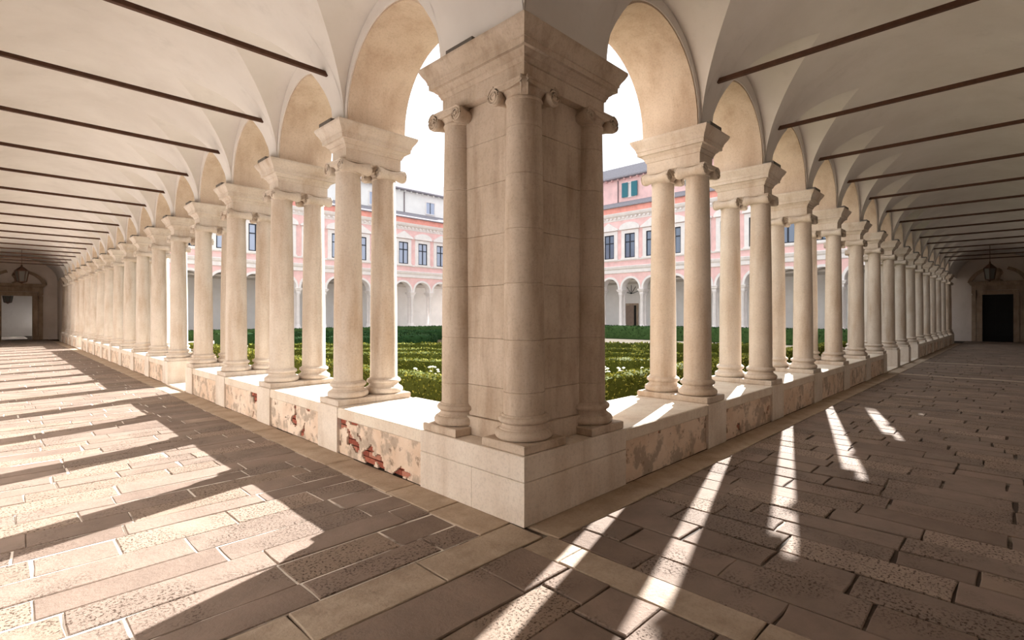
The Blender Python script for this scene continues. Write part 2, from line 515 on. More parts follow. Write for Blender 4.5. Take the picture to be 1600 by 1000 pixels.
# the closed door of the right walk
m_ = MB(); m_.box((-DW - 0.05, 0.22, -0.04), (DW + 0.05, 0.28, DH + 0.05))
d2 = struct('door_1', m_, M['door'], 'closed dark timber double door at the end of the right walk', 'door', xr)
for sg in (-1, 1):
    for z0, z1 in ((0.25, 1.2), (1.35, 2.65)):
        m_ = MB(); a, b = sorted((sg * 0.10, sg * 0.58)); m_.cbox((a, 0.19, z0), (b, 0.225, z1), 0.02); part('door_panel', m_, M['door'], d2, xr)
# the lit passage seen through the open doorway of the left walk
m_ = MB()
PL = 9.0
for i in range(5):
    a, b = 0.4 + i * 1.8, 0.4 + i * 1.8 + 0.75
    m_.box((1.6, a, -0.05), (1.9, b, 4.2))
m_.box((1.6, 0.4, -0.05), (1.9, PL, 0.5)); m_.box((1.6, 0.4, 2.0), (1.9, PL, 4.2))
struct('wall_passage_side', m_, M['plaster'], 'pierced white wall letting sun into the passage beyond the left doorway', 'wall', xl)
m_ = MB(); m_.box((-1.9, 0.4, -0.05), (-1.6, PL, 4.2)); m_.box((-1.9, PL, -0.05), (1.9, PL + 0.3, 4.2))
struct('wall_passage_end', m_, M['plaster'], 'pale end wall of the passage seen through the left doorway', 'wall', xl)
m_ = MB(); m_.box((-1.9, 0.4, 4.2), (1.9, PL + 0.3, 4.4))
struct('ceiling', m_, M['plaster'], 'pale ceiling of the passage beyond the left doorway', 'ceiling', xl)

def lantern(loc, label, top):
    t = thing('hanging_lantern', label, 'lantern', loc)
    m_ = MB(); m_.lathe([(0.02, -0.06), (0.06, -0.02), (0.20, 0.03), (0.21, 0.07)], 6); m_.lathe([(0.30, 0.62), (0.30, 0.66), (0.16, 0.80), (0.05, 0.90), (0.03, 1.0)], 6)
    for k in range(6):
        a = 2 * PI * k / 6
        m_.tube([(0.20 * math.cos(a), 0.20 * math.sin(a), 0.05), (0.29 * math.cos(a), 0.29 * math.sin(a), 0.64)], 0.02, 5)
    part('cage', m_, M['iron'], t)
    m_ = MB(); m_.lathe([(0.185, 0.07), (0.27, 0.62)], 6, caps=False); part('glass', m_, M['glass'], t)
    m_ = MB(); m_.tube([(0, 0, 0.98), (0, 0, top - loc[2])], 0.014, 6); part('chain', m_, M['iron'], t)
lantern((cx_l + 0.05, Y0 + L.end - 2.6, 3.45), 'black iron lantern hanging before the portal of the left walk', ZV + HV)
lantern((X0 + R.end - 1.6, cy_r + 0.18, 3.45), 'black iron lantern hanging before the portal of the right walk', ZV + HV)
lantern((cx_l - 0.35, YE + 6.5, 2.5), 'small lantern hanging in the passage beyond the left doorway', 4.2)

# roof slabs over both walks
m_ = MB(); m_.box((XB - 0.4, YB - 0.4, 5.76), (X0 + WB + 0.3, YE + 0.4, 6.1)); struct('roof', m_, M['roof'], 'flat roof slab above the vault of the left walk', 'roof')
m_ = MB(); m_.box((X0 + WB + 0.31, YB - 0.4, 5.76), (XE + 0.4, Y0 + WB + 0.3, 6.1)); struct('roof', m_, M['roof'], 'flat roof slab above the vault of the right walk', 'roof')

# ------------------------------------------------------------------ columns: base, shaft, capital (x across the wall, y along it)
def base_prof():
    pr = [(0.205, ZPL)]
    for i in range(9):
        a = -PI / 2 + PI * i / 8; pr.append((0.205 + 0.036 * math.cos(a), ZPL + 0.040 + 0.040 * math.sin(a)))
    pr += [(0.203, ZPL + 0.088), (0.190, ZPL + 0.096), (0.183, ZPL + 0.110), (0.186, ZPL + 0.124), (0.195, ZPL + 0.130)]
    for i in range(7):
        a = -PI / 2 + PI * i / 6; pr.append((0.190 + 0.024 * math.cos(a), ZPL + 0.156 + 0.026 * math.sin(a)))
    pr += [(0.186, ZPL + 0.188), (0.180, ZPL + 0.196), (0.1735, ZB)]
    return pr
mb = MB(); mb.lathe(base_prof(), 40); ME_BASE = mb.mesh('base', M['stone'], None, True, 40)
ME_BASE_P = ME_BASE.copy(); ME_BASE_P.materials[0] = M['pier']
def shaft_prof(joints=()):
    pr = []
    for i in range(13):
        f = i / 12
        r = 0.171 - 0.027 * f ** 1.7
        pr.append((r, ZB + (ZN - 0.05 - ZB) * f))
    pr += [(0.152, ZN - 0.045), (0.155, ZN - 0.035), (0.152, ZN - 0.025), (0.144, ZN - 0.018), (0.144, ZN)]
    out = []
    for (r1, z1), (r2, z2) in zip(pr, pr[1:]):
        out.append((r1, z1))
        for zj in joints:
            if z1 < zj < z2:
                r = r1 + (r2 - r1) * (zj - z1) / (z2 - z1)
                out += [(r, zj - 0.005), (r - 0.005, zj), (r, zj + 0.005)]
    out.append(pr[-1])
    return out
mb = MB(); mb.lathe(shaft_prof(), 40); ME_SHAFT = mb.mesh('shaft', M['stone'], None, True, 40)
JOINTS = [0.98, 1.40, 1.86, 2.30, 2.74, 3.12]
mb = MB(); mb.lathe(shaft_prof(JOINTS), 40); ME_SHAFT_P = mb.mesh('shaft', M['pier'], None, True, 30)
VR, VY, VZ, VX = 0.074, 0.168, ZN + 0.012, 0.185
def spiral(cx_, cy_, cz, sgn, face, tang):
    """raised scroll on a volute face; face = outward unit vector, tang = sideways unit vector"""
    pts, rad = [], []
    for i in range(34):
        f = i / 33; a = PI / 2 + sgn * f * 2 * PI * 2.2
        r = VR * (1 - 0.80 * f)
        pts.append(Vector((cx_, cy_, cz)) + Vector(tang) * (r * math.cos(a)) + Vector((0, 0, r * math.sin(a))))
        rad.append(0.010 - 0.004 * f)
    return pts, rad
def bolster(mb_, c, axis, half):
    mb_.lathe([(VR * 0.9, -half), (VR, -half + 0.012), (VR, -half + 0.03), (VR * 0.80, -half * 0.5), (VR * 0.66, 0), (VR * 0.80, half * 0.5), (VR, half - 0.03), (VR, half - 0.012), (VR * 0.9, half)], 18, c, axis)
def capital_common(mb_):
    mb_.lathe([(0.144, ZN - 0.01), (0.150, ZN + 0.012), (0.172, ZN + 0.032), (0.178, ZN + 0.046), (0.165, ZN + 0.054)], 32)
    mb_.molding([(0.0, ZN + 0.050), (0.0, ZN + 0.066), (0.014, ZN + 0.071), (0.022, ZC - 0.008), (0.022, ZC)], -0.165, 0.165, -0.165, 0.165)
def make_capital(mat):
    m_ = MB(); capital_common(m_)
    for sy in (-1, 1):
        bolster(m_, (0, sy * VY, VZ), 'x', VX)
        for sx in (-1, 1):
            p, r = spiral(sx * (VX + 0.002), sy * VY, VZ, -sy, (sx, 0, 0), (0, 1, 0)); m_.tube(p, r, 5)
            m_.lathe([(0.014, -0.012), (0.014, 0.012)], 10, (sx * VX, sy * VY, VZ), 'x')
    for sx in (-1, 1):                  # the band joining both scrolls, sagging in the middle
        a, b = sorted((sx * 0.14, sx * VX))
        m_.prism([(-VY, ZN + 0.07), (VY, ZN + 0.07), (VY, ZN + 0.038), (0.08, ZN + 0.028), (0, ZN + 0.024), (-0.08, ZN + 0.028), (-VY, ZN + 0.038)], a, b, 'yz')
    return m_.mesh('capital', mat, None, True, 40)
ME_CAP = make_capital(M['stone']); ME_CAP_P = make_capital(M['pier'])
def make_corner_capital(mat):
    m_ = MB(); capital_common(m_)
    bolster(m_, (-0.06, VY, VZ), 'x', VX - 0.06); bolster(m_, (VY, -0.06, VZ), 'y', VX - 0.06)
    p, r = spiral(-VX - 0.002, VY, VZ, -1, (-1, 0, 0), (0, 1, 0)); m_.tube(p, r, 5)
    p, r = spiral(VY, -VX - 0.002, VZ, -1, (0, -1, 0), (1, 0, 0)); m_.tube(p, r, 5)
    d = Vector((-1, -1, 0)).normalized(); q = Vector((1, -1, 0)).normalized()
    c0 = d * 0.225 + Vector((0, 0, VZ + 0.004))
    for sg in (-1, 1):                  # the shared scroll standing out along the diagonal
        pts, rad = [], []
        for i in range(34):
            f = i / 33; a = PI / 2 - f * 2 * PI * 2.2; r = VR * (1 - 0.8 * f)
            pts.append(c0 + q * (sg * 0.026) + d * (r * math.cos(a)) + Vector((0, 0, r * math.sin(a)))); rad.append(0.011 - 0.004 * f)
        m_.tube(pts, rad, 5)
    rs = []
    for sg in (-1, 1):
        rs.append([c0 + q * (sg * 0.026) + d * (VR * 0.92 * math.cos(2 * PI * k / 18)) + Vector((0, 0, VR * 0.92 * math.sin(2 * PI * k / 18))) for k in range(18)])
    m_.rings(rs)
    arm = [d * 0.10, d * 0.25]
    m_.rings([[p + q * 0.026 * sg + Vector((0, 0, z)) for sg, z in ((-1, ZN + 0.02), (1, ZN + 0.02), (1, ZN + 0.085), (-1, ZN + 0.085))] for p in arm])
    for a_, b_ in (((-VX, -0.12), (-VX, VY)), ((-0.12, -VX), (VY, -VX))):
        if a_[0] == b_[0]: m_.prism([(-0.18, ZN + 0.07), (VY, ZN + 0.07), (VY, ZN + 0.04), (0.0, ZN + 0.026), (-0.18, ZN + 0.05)], -VX, -0.14, 'yz')
        else: m_.prism([(-0.18, ZN + 0.07), (VY, ZN + 0.07), (VY, ZN + 0.04), (0.0, ZN + 0.026), (-0.18, ZN + 0.05)], -VX, -0.14, 'xz')
    return m_.mesh('capital', mat, None, True, 40)
ME_CAP_C = make_corner_capital(M['pier'])

ENT = [(-0.012, ZC), (0.0, ZC + 0.006), (0.0, ZC + 0.135), (0.012, ZC + 0.140), (0.018, ZC + 0.160), (0.028, ZC + 0.172), (0.030, ZC + 0.186), (0.050, ZC + 0.200), (0.066, ZC + 0.222)]
COR = [(0.066, ZC + 0.222), (0.092, ZC + 0.226), (0.094, ZC + 0.272), (0.104, ZC + 0.276), (0.104, ZC + 0.292), (0.116, ZC + 0.318), (0.140, ZC + 0.352), (0.156, ZC + 0.382), (0.162, ZC + 0.394), (0.162, ZE), (0.10, ZE + 0.004)]
FY = 0.175                              # half width of the frieze along the wall
FT0, FT1 = 0.150, 0.890
def shared(mb_, name, mat): return mb_.mesh(name, mat, None, False)
# blocks are modelled around the pair centre with x = t measured from the parapet face
mb = MB(); mb.molding(ENT, FT0, FT1, -FY, FY); ME_FRIEZE = mb.mesh('frieze', M['stone'], None, True, 28)
mb = MB(); mb.molding(COR, FT0, FT1, -FY + 0.0, FY); ME_CORNICE = mb.mesh('cornice', M['stone'], None, True, 28)
mb = MB(); mb.cbox((-0.004, -0.10, ZE - 0.002), (WF - 0.004, 0.215, ZE + 0.055), 0.006); ME_LEAD = mb.mesh('lead_flashing', M['lead'])
mb = MB(); mb.cbox((0, -HW, 0), (1.02, HW, ZP), 0.008); ME_PED = mb.mesh('pedestal_block', M['block'])
mb = MB(); mb.cbox((0.02, -0.245, ZP), (0.50, 0.245, ZPL), 0.008); mb.cbox((0.503, -0.245, ZP), (0.995, 0.245, ZPL), 0.008); ME_PLI = mb.mesh('plinth', M['stone'])

for S in (L, R):
    for k, sc in enumerate(S.cols):
        which = '%s pair from the corner pier' % ORD[k]
        base = S.xf(0, sc, 0)
        # on the right walk the mesh axes swap: rotate by 90 degrees and mirror along the wall (all blocks are symmetric along it)
        t = thing('pedestal', 'pale stone pedestal under the %s column %s' % (S.word, which), 'pedestal', base, S.rz, '%s pedestals' % S.word)
        link('pedestal_block', ME_PED, t); link('plinth', ME_PLI, t)
        for tt, wd in ((T1, 'walk-side'), (T2, 'court-side')):
            p = S.xf(tt, sc, 0)
            c_ = thing('column', '%s stone column of the %s, %s' % (wd, which, S.word), 'column', p, S.rz, 'columns of the %s' % S.word)
            c_['kind'] = 'thing'
            link('base', ME_BASE, c_); link('shaft', ME_SHAFT, c_); link('capital', ME_CAP, c_)
        t = thing('impost_block', 'moulded stone impost block over the %s column %s' % (S.word, which), 'impost block', base, S.rz, '%s impost blocks' % S.word)
        link('frieze', ME_FRIEZE, t); link('cornice', ME_CORNICE, t); link('lead_flashing', ME_LEAD, t)
        # iron tie rod across the walk
        m_ = MB(); m_.cbox((WF - WALK - 0.02, sc - 0.026, 4.455), (WF - 0.075, sc + 0.026, 4.507), 0.004)
        o = link('tie_rod', m_.mesh('tie_rod', M['iron'], S.xf))
        tag(o, 'dark iron tie rod across the %s walk above the %s' % (S.name, which), 'tie rod', 'tie rods of the %s walk' % S.name)

# ------------------------------------------------------------------ corner piers
def corner_pier(origin, sx, sy, label, full):
    """origin = outer corner towards the walks; sx, sy = +-1 directions into the court"""
    t = thing('corner_pier', label, 'pier')
    xf = lambda a, b, z: (origin[0] + sx * a, origin[1] + sy * b, z)
    Lp = 1.363
    if full:
        for (a, b, z0, z1) in (((0, 0), (Lp, 0.62), 0, 0.335), ((0, 0.623), (Lp, Lp), 0, 0.335), ((0, 0), (0.72, Lp), 0.338, ZP), ((0.723, 0), (Lp, Lp), 0.338, ZP)):
            m_ = MB(); m_.cbox((a[0], a[1], z0), (b[0], b[1], z1), 0.006); part('pedestal_block', m_, M['block'], t, xf)
    else:
        m_ = MB(); m_.cbox((0, 0, 0), (Lp, Lp, ZP), 0.006); part('pedestal_block', m_, M['block'], t, xf)
    lv = [ZP] + [0.70] + JOINTS + [ZC]
    for i, (a, b) in enumerate(zip(lv, lv[1:])):
        o_ = 0.03 if i == 0 else 0.0
        m_ = MB(); m_.cbox((0.225 - o_, 0.225 - o_, a), (1.0 + o_, 1.0 + o_, b - 0.002), 0.004); part('core_block', m_, M['pier'], t, xf)
    cols = [(T1, T1, 'corner'), (T1, 1.105, 'left'), (1.105, T1, 'right'), (T2, 1.105, 'left'), (1.105, T2, 'right')]
    for a, b, kd in cols:
        p = xf(a, b, 0)
        ec = link('engaged_column', None, t, p)
        if kd == 'right': ec.rotation_euler = (0, 0, PI / 2)
        m_ = MB(); m_.cbox((-0.245, -0.245, ZP), (0.245, 0.245, ZPL), 0.008); link('plinth', m_.mesh('plinth', M['pier']), ec)
        link('base', ME_BASE_P, ec); link('shaft', ME_SHAFT_P, ec)
        link('capital', ME_CAP_C if kd == 'corner' and sx > 0 and sy > 0 else ME_CAP_P, ec)
    e1 = PIER - 0.06
    m_ = MB(); m_.molding(ENT, FT0, e1, FT0, e1); part('frieze', m_, M['pier'], t, xf, True, 28)
    m_ = MB(); m_.molding(COR, FT0, e1, FT0, e1); part('cornice', m_, M['pier'], t, xf, True, 28)
    if full:
        m_ = MB(); m_.cbox((0.005, 0.62, ZE - 0.002), (WF - 0.004, 0.98, ZE + 0.05), 0.006); part('lead_flashing', m_, M['lead'], t, xf)
    return t
corner_pier((X0, Y0), 1, 1, 'massive stone corner pier with engaged columns in the middle of the view', True)
corner_pier((X0, Y0 + L.end), 1, -1, 'corner pier ending the left arcade at its end wall', False)
corner_pier((X0 + R.end, Y0), -1, 1, 'corner pier ending the right arcade at its end wall', False)

# ------------------------------------------------------------------ parapets between the pedestals
def flaky_panel(s0, s1, z0, z1, seed, thr):
    """plaster crust with fallen patches, as thin real relief"""
    m_ = MB(); nx, nz = 64, 22
    def keep(i, j):
        s = s0 + (s1 - s0) * (i + 0.5) / nx; z = z0 + (z1 - z0) * (j + 0.5) / nz
        v = mnoise.noise(Vector((s * 2.6 + seed, z * 4.2, seed))) + 0.8 * mnoise.noise(Vector((s * 7 + seed, z * 8, 3.1)))
        return v < thr
    idx = {}
    def vid(i, j, f):
        if (i, j, f) not in idx:
            s = s0 + (s1 - s0) * i / nx; z = z0 + (z1 - z0) * j / nz
            b = 0.006 * mnoise.noise(Vector((s * 6, z * 6, seed)))
            js = 0.006 * mnoise.noise(Vector((s * 40, z * 40, 1))) if 0 < i < nx else 0
            jz = 0.006 * mnoise.noise(Vector((s * 40, z * 40, 7))) if 0 < j < nz else 0
            idx[(i, j, f)] = len(m_.v); m_.v.append(((0.028 + b) if f == 0 else 0.049, s + js, z + jz))
        return idx[(i, j, f)]
    K = [[keep(i, j) for j in range(nz)] for i in range(nx)]
    for i in range(nx):
        for j in range(nz):
            if not K[i][j]: continue
            m_.f.append((vid(i, j, 0), vid(i + 1, j, 0), vid(i + 1, j + 1, 0), vid(i, j + 1, 0)))
            for di, dj, a, b in ((-1, 0, (i, j), (i, j + 1)), (1, 0, (i + 1, j), (i + 1, j + 1)), (0, -1, (i, j), (i + 1, j)), (0, 1, (i, j + 1), (i + 1, j + 1))):
                ii, jj = i + di, j + dj
                if not (0 <= ii < nx and 0 <= jj < nz) or not K[ii][jj]:
                    m_.f.append((vid(*a, 0), vid(*b, 0), vid(*b, 1), vid(*a, 1)))
    return m_
ZK = 0.405                              # underside of the coping
for S in (L, R):
    ends = [(1.363, S.cols[0] - HW)] + [(a + HW, b - HW) for a, b in zip(S.cols, S.cols[1:])] + [(S.cols[-1] + HW, S.end - 1.363)]
    for k, (a, b) in enumerate(ends):
        if (k - 1) in S.open:
            m_ = MB(); m_.cbox((-0.02, a - 0.0, -0.01), (1.1, b, 0.035), 0.006)
            o = link('threshold', m_.mesh('threshold', M['coping'], S.xf))
            tag(o, 'worn stone threshold of the parapet opening before the %s pair, %s' % (ORD[k], S.word), 'threshold')
            continue
        a += 0.004; b -= 0.004
        where = 'between the corner pier and the first pair' if k == 0 else ('between the %s and %s pairs' % (ORD[k - 1], ORD[k]) if k < S.n else 'beyond the last pair')
        t = thing('parapet', 'low plastered parapet with stone coping %s, %s' % (where, S.name + ' arcade'), 'parapet', (0, 0, 0), 0, 'parapets of the %s' % S.word)
        m_ = MB(); m_.cbox((0.006, a, ZK), (1.07, b, ZP - 0.004), 0.01); part('coping', m_, M['coping'], t, S.xf)
        if k < 3:
            m_ = MB(); m_.box((0.075, a, 0), (1.0, b, ZK - 0.001)); part('panel_core', m_, M['mortar'], t, S.xf)
            part('plaster_crust', flaky_panel(a, b, 0.0, ZK, {'left': (3.7, 8.1, 15.2), 'right': (21.3, 27.9, 33.0)}[S.name][k], {'left': (0.19, 0.4, 0.5), 'right': (0.62, 0.6, 0.62)}[S.name][k]), M['flaked'], t, S.xf)
            rows = 6; bh = ZK / rows
            for r_ in range(rows):
                s = a + (0.0 if r_ % 2 else -0.13)
                while s < b - 0.03:
                    e = min(s + 0.26, b)
                    m_ = MB(); m_.cbox((0.044 + rnd.uniform(0, 0.006), max(s, a) + 0.005, r_ * bh + 0.006), (0.09, e - 0.005, (r_ + 1) * bh - 0.006), 0.004)
                    part('brick', m_, M['brick'], t, S.xf); s += 0.26
        else:
            m_ = MB(); m_.box((0.028, a, 0), (1.0, b, ZK - 0.001)); part('panel', m_, M['flaked'], t, S.xf)

# ------------------------------------------------------------------ floors
m_ = MB(); m_.box((XB - 0.4, YB - 0.4, -0.30), (XE + 0.4, Y0 + 1.0, -0.014)); m_.box((XB - 0.4, Y0 + 1.0, -0.30), (X0 + 1.0, YE + 10, -0.014))
m_.box((X0 + R.end - 1.0, Y0 + 1.0, -0.30), (XE + 0.4, YE + 0.4, -0.014)); m_.box((X0 + 1.0, Y0 + L.end - 1.0, -0.30), (X0 + R.end - 1.0, YE + 0.4, -0.014))
floor_base = struct('floor', m_, M['mortar'], 'mortar bed under the stone paving of all the walks', 'floor')

def stone_slab(x0, x1, y0, y1, gap, zj=0.003, jit=0.006):
    """one paving slab with eased, slightly uneven edges"""
    h = rnd.uniform(-zj, zj)
    q = [(x0 + gap, y0 + gap), (x1 - gap, y0 + gap), (x1 - gap, y1 - gap), (x0 + gap, y1 - gap)]
    q = [(a + rnd.uniform(-jit, jit), b + rnd.uniform(-jit, jit)) for a, b in q]
    # midpoints give wavy edges
    pts = []
    for i in range(4):
        a, b = q[i], q[(i + 1) % 4]
        pts.append(a)
        pts.append(((a[0] + b[0]) / 2 + rnd.uniform(-jit, jit) * 0.7, (a[1] + b[1]) / 2 + rnd.uniform(-jit, jit) * 0.7))
    cx_, cy_ = (x0 + x1) / 2, (y0 + y1) / 2
    def shrink(c): return [(a + c * (1 if a < cx_ - 1e-6 else -1) * (0.0 if abs(a - cx_) < (x1 - x0) * 0.25 else 1), b + c * (1 if b < cy_ else -1) * (0.0 if abs(b - cy_) < (y1 - y0) * 0.25 else 1)) for a, b in pts]
    tl = [rnd.uniform(-0.0015, 0.0015) for _ in range(8)]
    m2 = MB()
    m2.rings([[(a, b, -0.02) for a, b in pts], [(a, b, h - 0.005) for a, b in pts], [(a, b, h + e) for (a, b), e in zip(shrink(0.006), tl)]])
    return m2

def lay(slabs, floor, name, mat, limit, stuff_name, jit=0.006):
    """slabs: list of (x0,x1,y0,y1,gap); the ones showing largest become single parts, the rest one stuff part"""
    sc = []
    for sl in slabs:
        x0, x1, y0, y1, gap = sl[:5]
        p = project((x0 + x1) / 2, (y0 + y1) / 2, 0)
        ar = 0
        if p and -60 < p[0] < 1660 and p[1] < 1060: ar = (x1 - x0) * (y1 - y0) * 1.6 * FPX ** 2 / p[2] ** 3
        sc.append((ar, sl))
    sc.sort(key=lambda q: -q[0])
    rest = MB()
    for i, (ar, sl) in enumerate(sc):
        m2 = stone_slab(*sl, 0.004, jit)
        if i < limit and ar > 60: part(name, m2, mat, floor, None, False, 35, False)
        else: rest.add(m2.v, m2.f)
    if rest.v:
        o = part(stuff_name, rest, mat, floor, None, False, 35, False); o['kind'] = 'stuff'

def courses(u0, u1, v0, v1, swap, cw=(0.25, 0.34), ln=(0.42, 1.05)):
    """courses run along u, stacked in v; swap exchanges x and y"""
    out = []; v = v0
    while v < v1 - 0.05:
        w = rnd.uniform(*cw)
        if v + w > v1 - 0.14: w = v1 - v
        u = u0 - rnd.uniform(0, 0.5)
        while u < u1 - 0.02:
            l = rnd.uniform(*ln)
            e = min(u + l, u1)
            if u1 - e < 0.15: e = u1
            a = max(u, u0)
            if e - a > 0.05:
                gp = rnd.choice((0.003, 0.004, 0.006, 0.010)) if not swap else rnd.choice((0.005, 0.006, 0.008, 0.012))
                out.append((a, e, v, v + w, gp) if not swap else (v, v + w, a, e, gp))
            u = e
        v += w
    return out
BX, BY = 2.50, 2.50                     # inner edge of the pale bands framing the corner square
KX, KY = X0 - 0.30, Y0 - 0.30
bandR = [X0 + R.cols[5] - 0.16, X0 + R.cols[7] + 0.4]
fl = tag(link('floor', None), 'trachyte paving of the left walk with sun patches', 'floor', None, 'structure')
m_ = MB(); m_.box((XB, Y0 + 0.16, -0.0139), (KX - 0.002, YE, -0.0055)); part('mortar_bed', m_, M['pale_mortar'], fl)
fr = tag(link('floor', None), 'shaded trachyte paving of the right walk with thin sun strips', 'floor', None, 'structure')
fc = tag(link('floor', None), 'trachyte paving of the corner square before the pier', 'floor', None, 'structure')
lay(courses(XB, KX, Y0 + 0.16, YE, False), fl, 'paving_stone', M['paving'], 260, 'paving_field')
rs = []
edges = [X0 + 0.05, bandR[0], bandR[0] + 0.32, bandR[1], bandR[1] + 0.32, XE]
for a, b in ((edges[0], edges[1]), (edges[2], edges[3]), (edges[4], edges[5])): rs += courses(YB, KY, a, b, True)
lay(rs, fr, 'paving_stone', M['paving'], 260, 'paving_field', 0.011)
lay(courses(XB, BX, YB, BY, False), fc, 'paving_stone', M['paving'], 120, 'paving_field', 0.010)
def strip_slabs(a, b, c0, c1, swap, ln=(0.6, 1.1)):
    out = []; u = a
    while u < b - 0.02:
        e = min(b, u + rnd.uniform(*ln))
        if b - e < 0.25: e = b
        out.append((u, e, c0, c1, 0.004) if not swap else (c0, c1, u, e, 0.004)); u = e
    return out
# pale bands framing the corner square
lay([(1.87, X0, BY, Y0 + 0.16 - 0.01, 0.003), (1.07, 1.87, BY, Y0 + 0.15, 0.003), (0.73, 1.07, BY, Y0 + 0.15, 0.004), (-0.1, 0.73, BY, Y0 + 0.15, 0.004), (XB, -0.1, BY, Y0 + 0.15, 0.004)], fc, 'band_stone', M['band'], 40, 'band_field')
lay(strip_slabs(YB, BY, BX, X0 + 0.05, True, (0.9, 1.3)), fc, 'band_stone', M['band'], 40, 'band_field')
for b in bandR: lay(strip_slabs(YB, KY, b, b + 0.32, True), fr, 'band_stone', M['band'], 40, 'band_field')
# kerb stones along both arcades
lay(strip_slabs(Y0 + 0.16, Y0 + L.end, KX, X0 + 0.02, True, (0.5, 0.95)), fl, 'kerb_stone', M['kerb'], 38, 'kerb_run')
lay(strip_slabs(X0 + 0.05, X0 + R.end, KY, Y0 + 0.02, False, (0.9, 1.6)), fr, 'kerb_stone', M['kerb'], 38, 'kerb_run')

# ------------------------------------------------------------------ courtyard garden
m_ = MB(); m_.box((X0 + 1.0, Y0 + 1.0, -0.3), (24.6, 29.0, 0.0))
struct('ground', m_, M['soil'], 'garden soil of the court between the near hedges', 'ground')
m_ = MB(); m_.box((24.6, Y0 + 1.0, -0.3), (X0 + R.end - 1.0, Y0 + L.end - 1.0, 0.002)); m_.box((X0 + 1.0, 29.0, -0.3), (24.6, Y0 + L.end - 1.0, 0.002))
struct('path', m_, M['gravel'], 'pale gravel of the far half of the court before the pink ranges', 'path')
def lawn(poly, label):
    m2 = MB(); m2.prism(poly, 0.0, 0.03, 'xy')
    o = link('grass', m2.mesh('grass', M['lawn'])); tag(o, label, 'lawn', None, 'stuff')
lawn([(5.2, 5.2), (24.2, 5.2), (24.2, 8.0), (8.0, 24.2), (5.2, 24.2)], 'sunlit grass inside the clipped hedges behind the corner pier')
lawn([(24.2, 8.6), (24.2, 24.2), (8.6, 24.2)], 'grass further into the courtyard among the hedges')

def hedge(pts, w, h, label, mat, leaves, z0=0.031, seed=0):
    """clipped hedge along a polyline: lumpy body and a skin of little leaves"""
    rr = random.Random(seed + 11)
    t = thing('hedge', label, 'hedge')
    body, leaf = MB(), MB()
    P_ = [Vector((x, y, 0)) for x, y in pts]
    line = [P_[0]]
    for a, b in zip(P_, P_[1:]):
        n = max(1, int((b - a).length / 0.22))
        line += [a + (b - a) * (i / n) for i in range(1, n + 1)]
    rings_ = []
    for i, p in enumerate(line):
        d = (line[min(i + 1, len(line) - 1)] - line[max(i - 1, 0)]).normalized(); nrm = Vector((-d.y, d.x, 0))
        ring = []
        for a, z in ((-0.5, 0.0), (-0.52, 0.35), (-0.52, 0.75), (-0.46, 0.96), (-0.2, 1.0), (0.2, 1.0), (0.46, 0.96), (0.52, 0.75), (0.52, 0.35), (0.5, 0.0)):
            q = p + nrm * (a * w) + Vector((0, 0, z0 + z * h))
            q += Vector((mnoise.noise(q * 3 + Vector((seed, 0, 0))), mnoise.noise(q * 3 + Vector((0, seed, 9))), mnoise.noise(q * 2.3 + Vector((5, 0, seed))))) * (0.05 if z > 0 else 0.0)
            ring.append(q)
        rings_.append(ring)
    body.rings(rings_)
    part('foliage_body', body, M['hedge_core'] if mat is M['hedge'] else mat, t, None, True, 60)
    total = sum((b - a).length for a, b in zip(P_, P_[1:]))
    cnt = int(total * (w + 2 * h) * leaves * (3.2 if leaves > 100 else 1.5))
    for _ in range(cnt):
        i = rr.randrange(len(rings_) - 1); j = rr.randrange(9); f, g_ = rr.random(), rr.random()
        a = rings_[i][j] * (1 - f) + rings_[i][j + 1] * f; b = rings_[i + 1][j] * (1 - f) + rings_[i + 1][j + 1] * f
        q = a * (1 - g_) + b * g_
        u = Vector((rr.uniform(-1, 1), rr.uniform(-1, 1), rr.uniform(-0.2, 1))).normalized(); v = u.cross(Vector((rr.uniform(-1, 1), rr.uniform(-1, 1), rr.uniform(-1, 1)))).normalized()
        s_ = rr.uniform(0.020, 0.038) * (1.0 if leaves > 100 else 1.9)
        q = q + u * 0.4 * s_
        leaf.add([q - u * s_, q + v * s_ * 0.6, q + u * s_, q - v * s_ * 0.6], [(0, 1, 2, 3)])
    o = part('leaves', leaf, mat, t, None, False, 35, False); o['kind'] = 'stuff'
    return t
HG, HD = M['hedge'], M['hedge_dark']
hedge([(5.3, 23.5), (5.3, 5.3), (23.5, 5.3)], 0.55, 0.50, 'low clipped box hedge edging the court nearest the parapets, turning at the corner', HG, 150, seed=1)
hedge([(6.2, 11.25), (7.1, 10.35), (10.3, 7.1), (11.2, 6.2)], 0.60, 0.52, 'clipped box hedge running diagonally behind the border hedge', HG, 150, seed=2)
hedge([(6.2, 14.6), (8.3, 12.45), (12.3, 8.3), (12.9, 7.5), (13.9, 6.2)], 0.5, 0.50, 'second diagonal box hedge, with a bend', HG, 110, seed=3)
hedge([(6.2, 17.2), (9.4, 14.0), (14.4, 9.0), (13.7, 8.5), (13.5, 8.1)], 0.5, 0.50, 'third diagonal box hedge with a returning hooked end', HG, 110, seed=4)
hedge([(6.4, 20.4), (11.4, 16.4), (16.6, 11.2), (19.6, 7.0)], 0.6, 0.5, 'fourth diagonal box hedge across the grass', HG, 60, seed=5)
hedge([(7.6, 23.4), (10.5, 22.2), (13.9, 21.2), (15.4, 22.6), (15.0, 24.6), (12.5, 26.4)], 1.3, 0.62, 'broad dark hedge with a rounded end in the middle of the court', HD, 60, seed=6)
hedge([(8.0, 30.6), (15.5, 30.6), (21.0, 27.8)], 1.2, 0.6, 'dark hedge bending beyond the broad rounded hedge', HD, 40, seed=8)
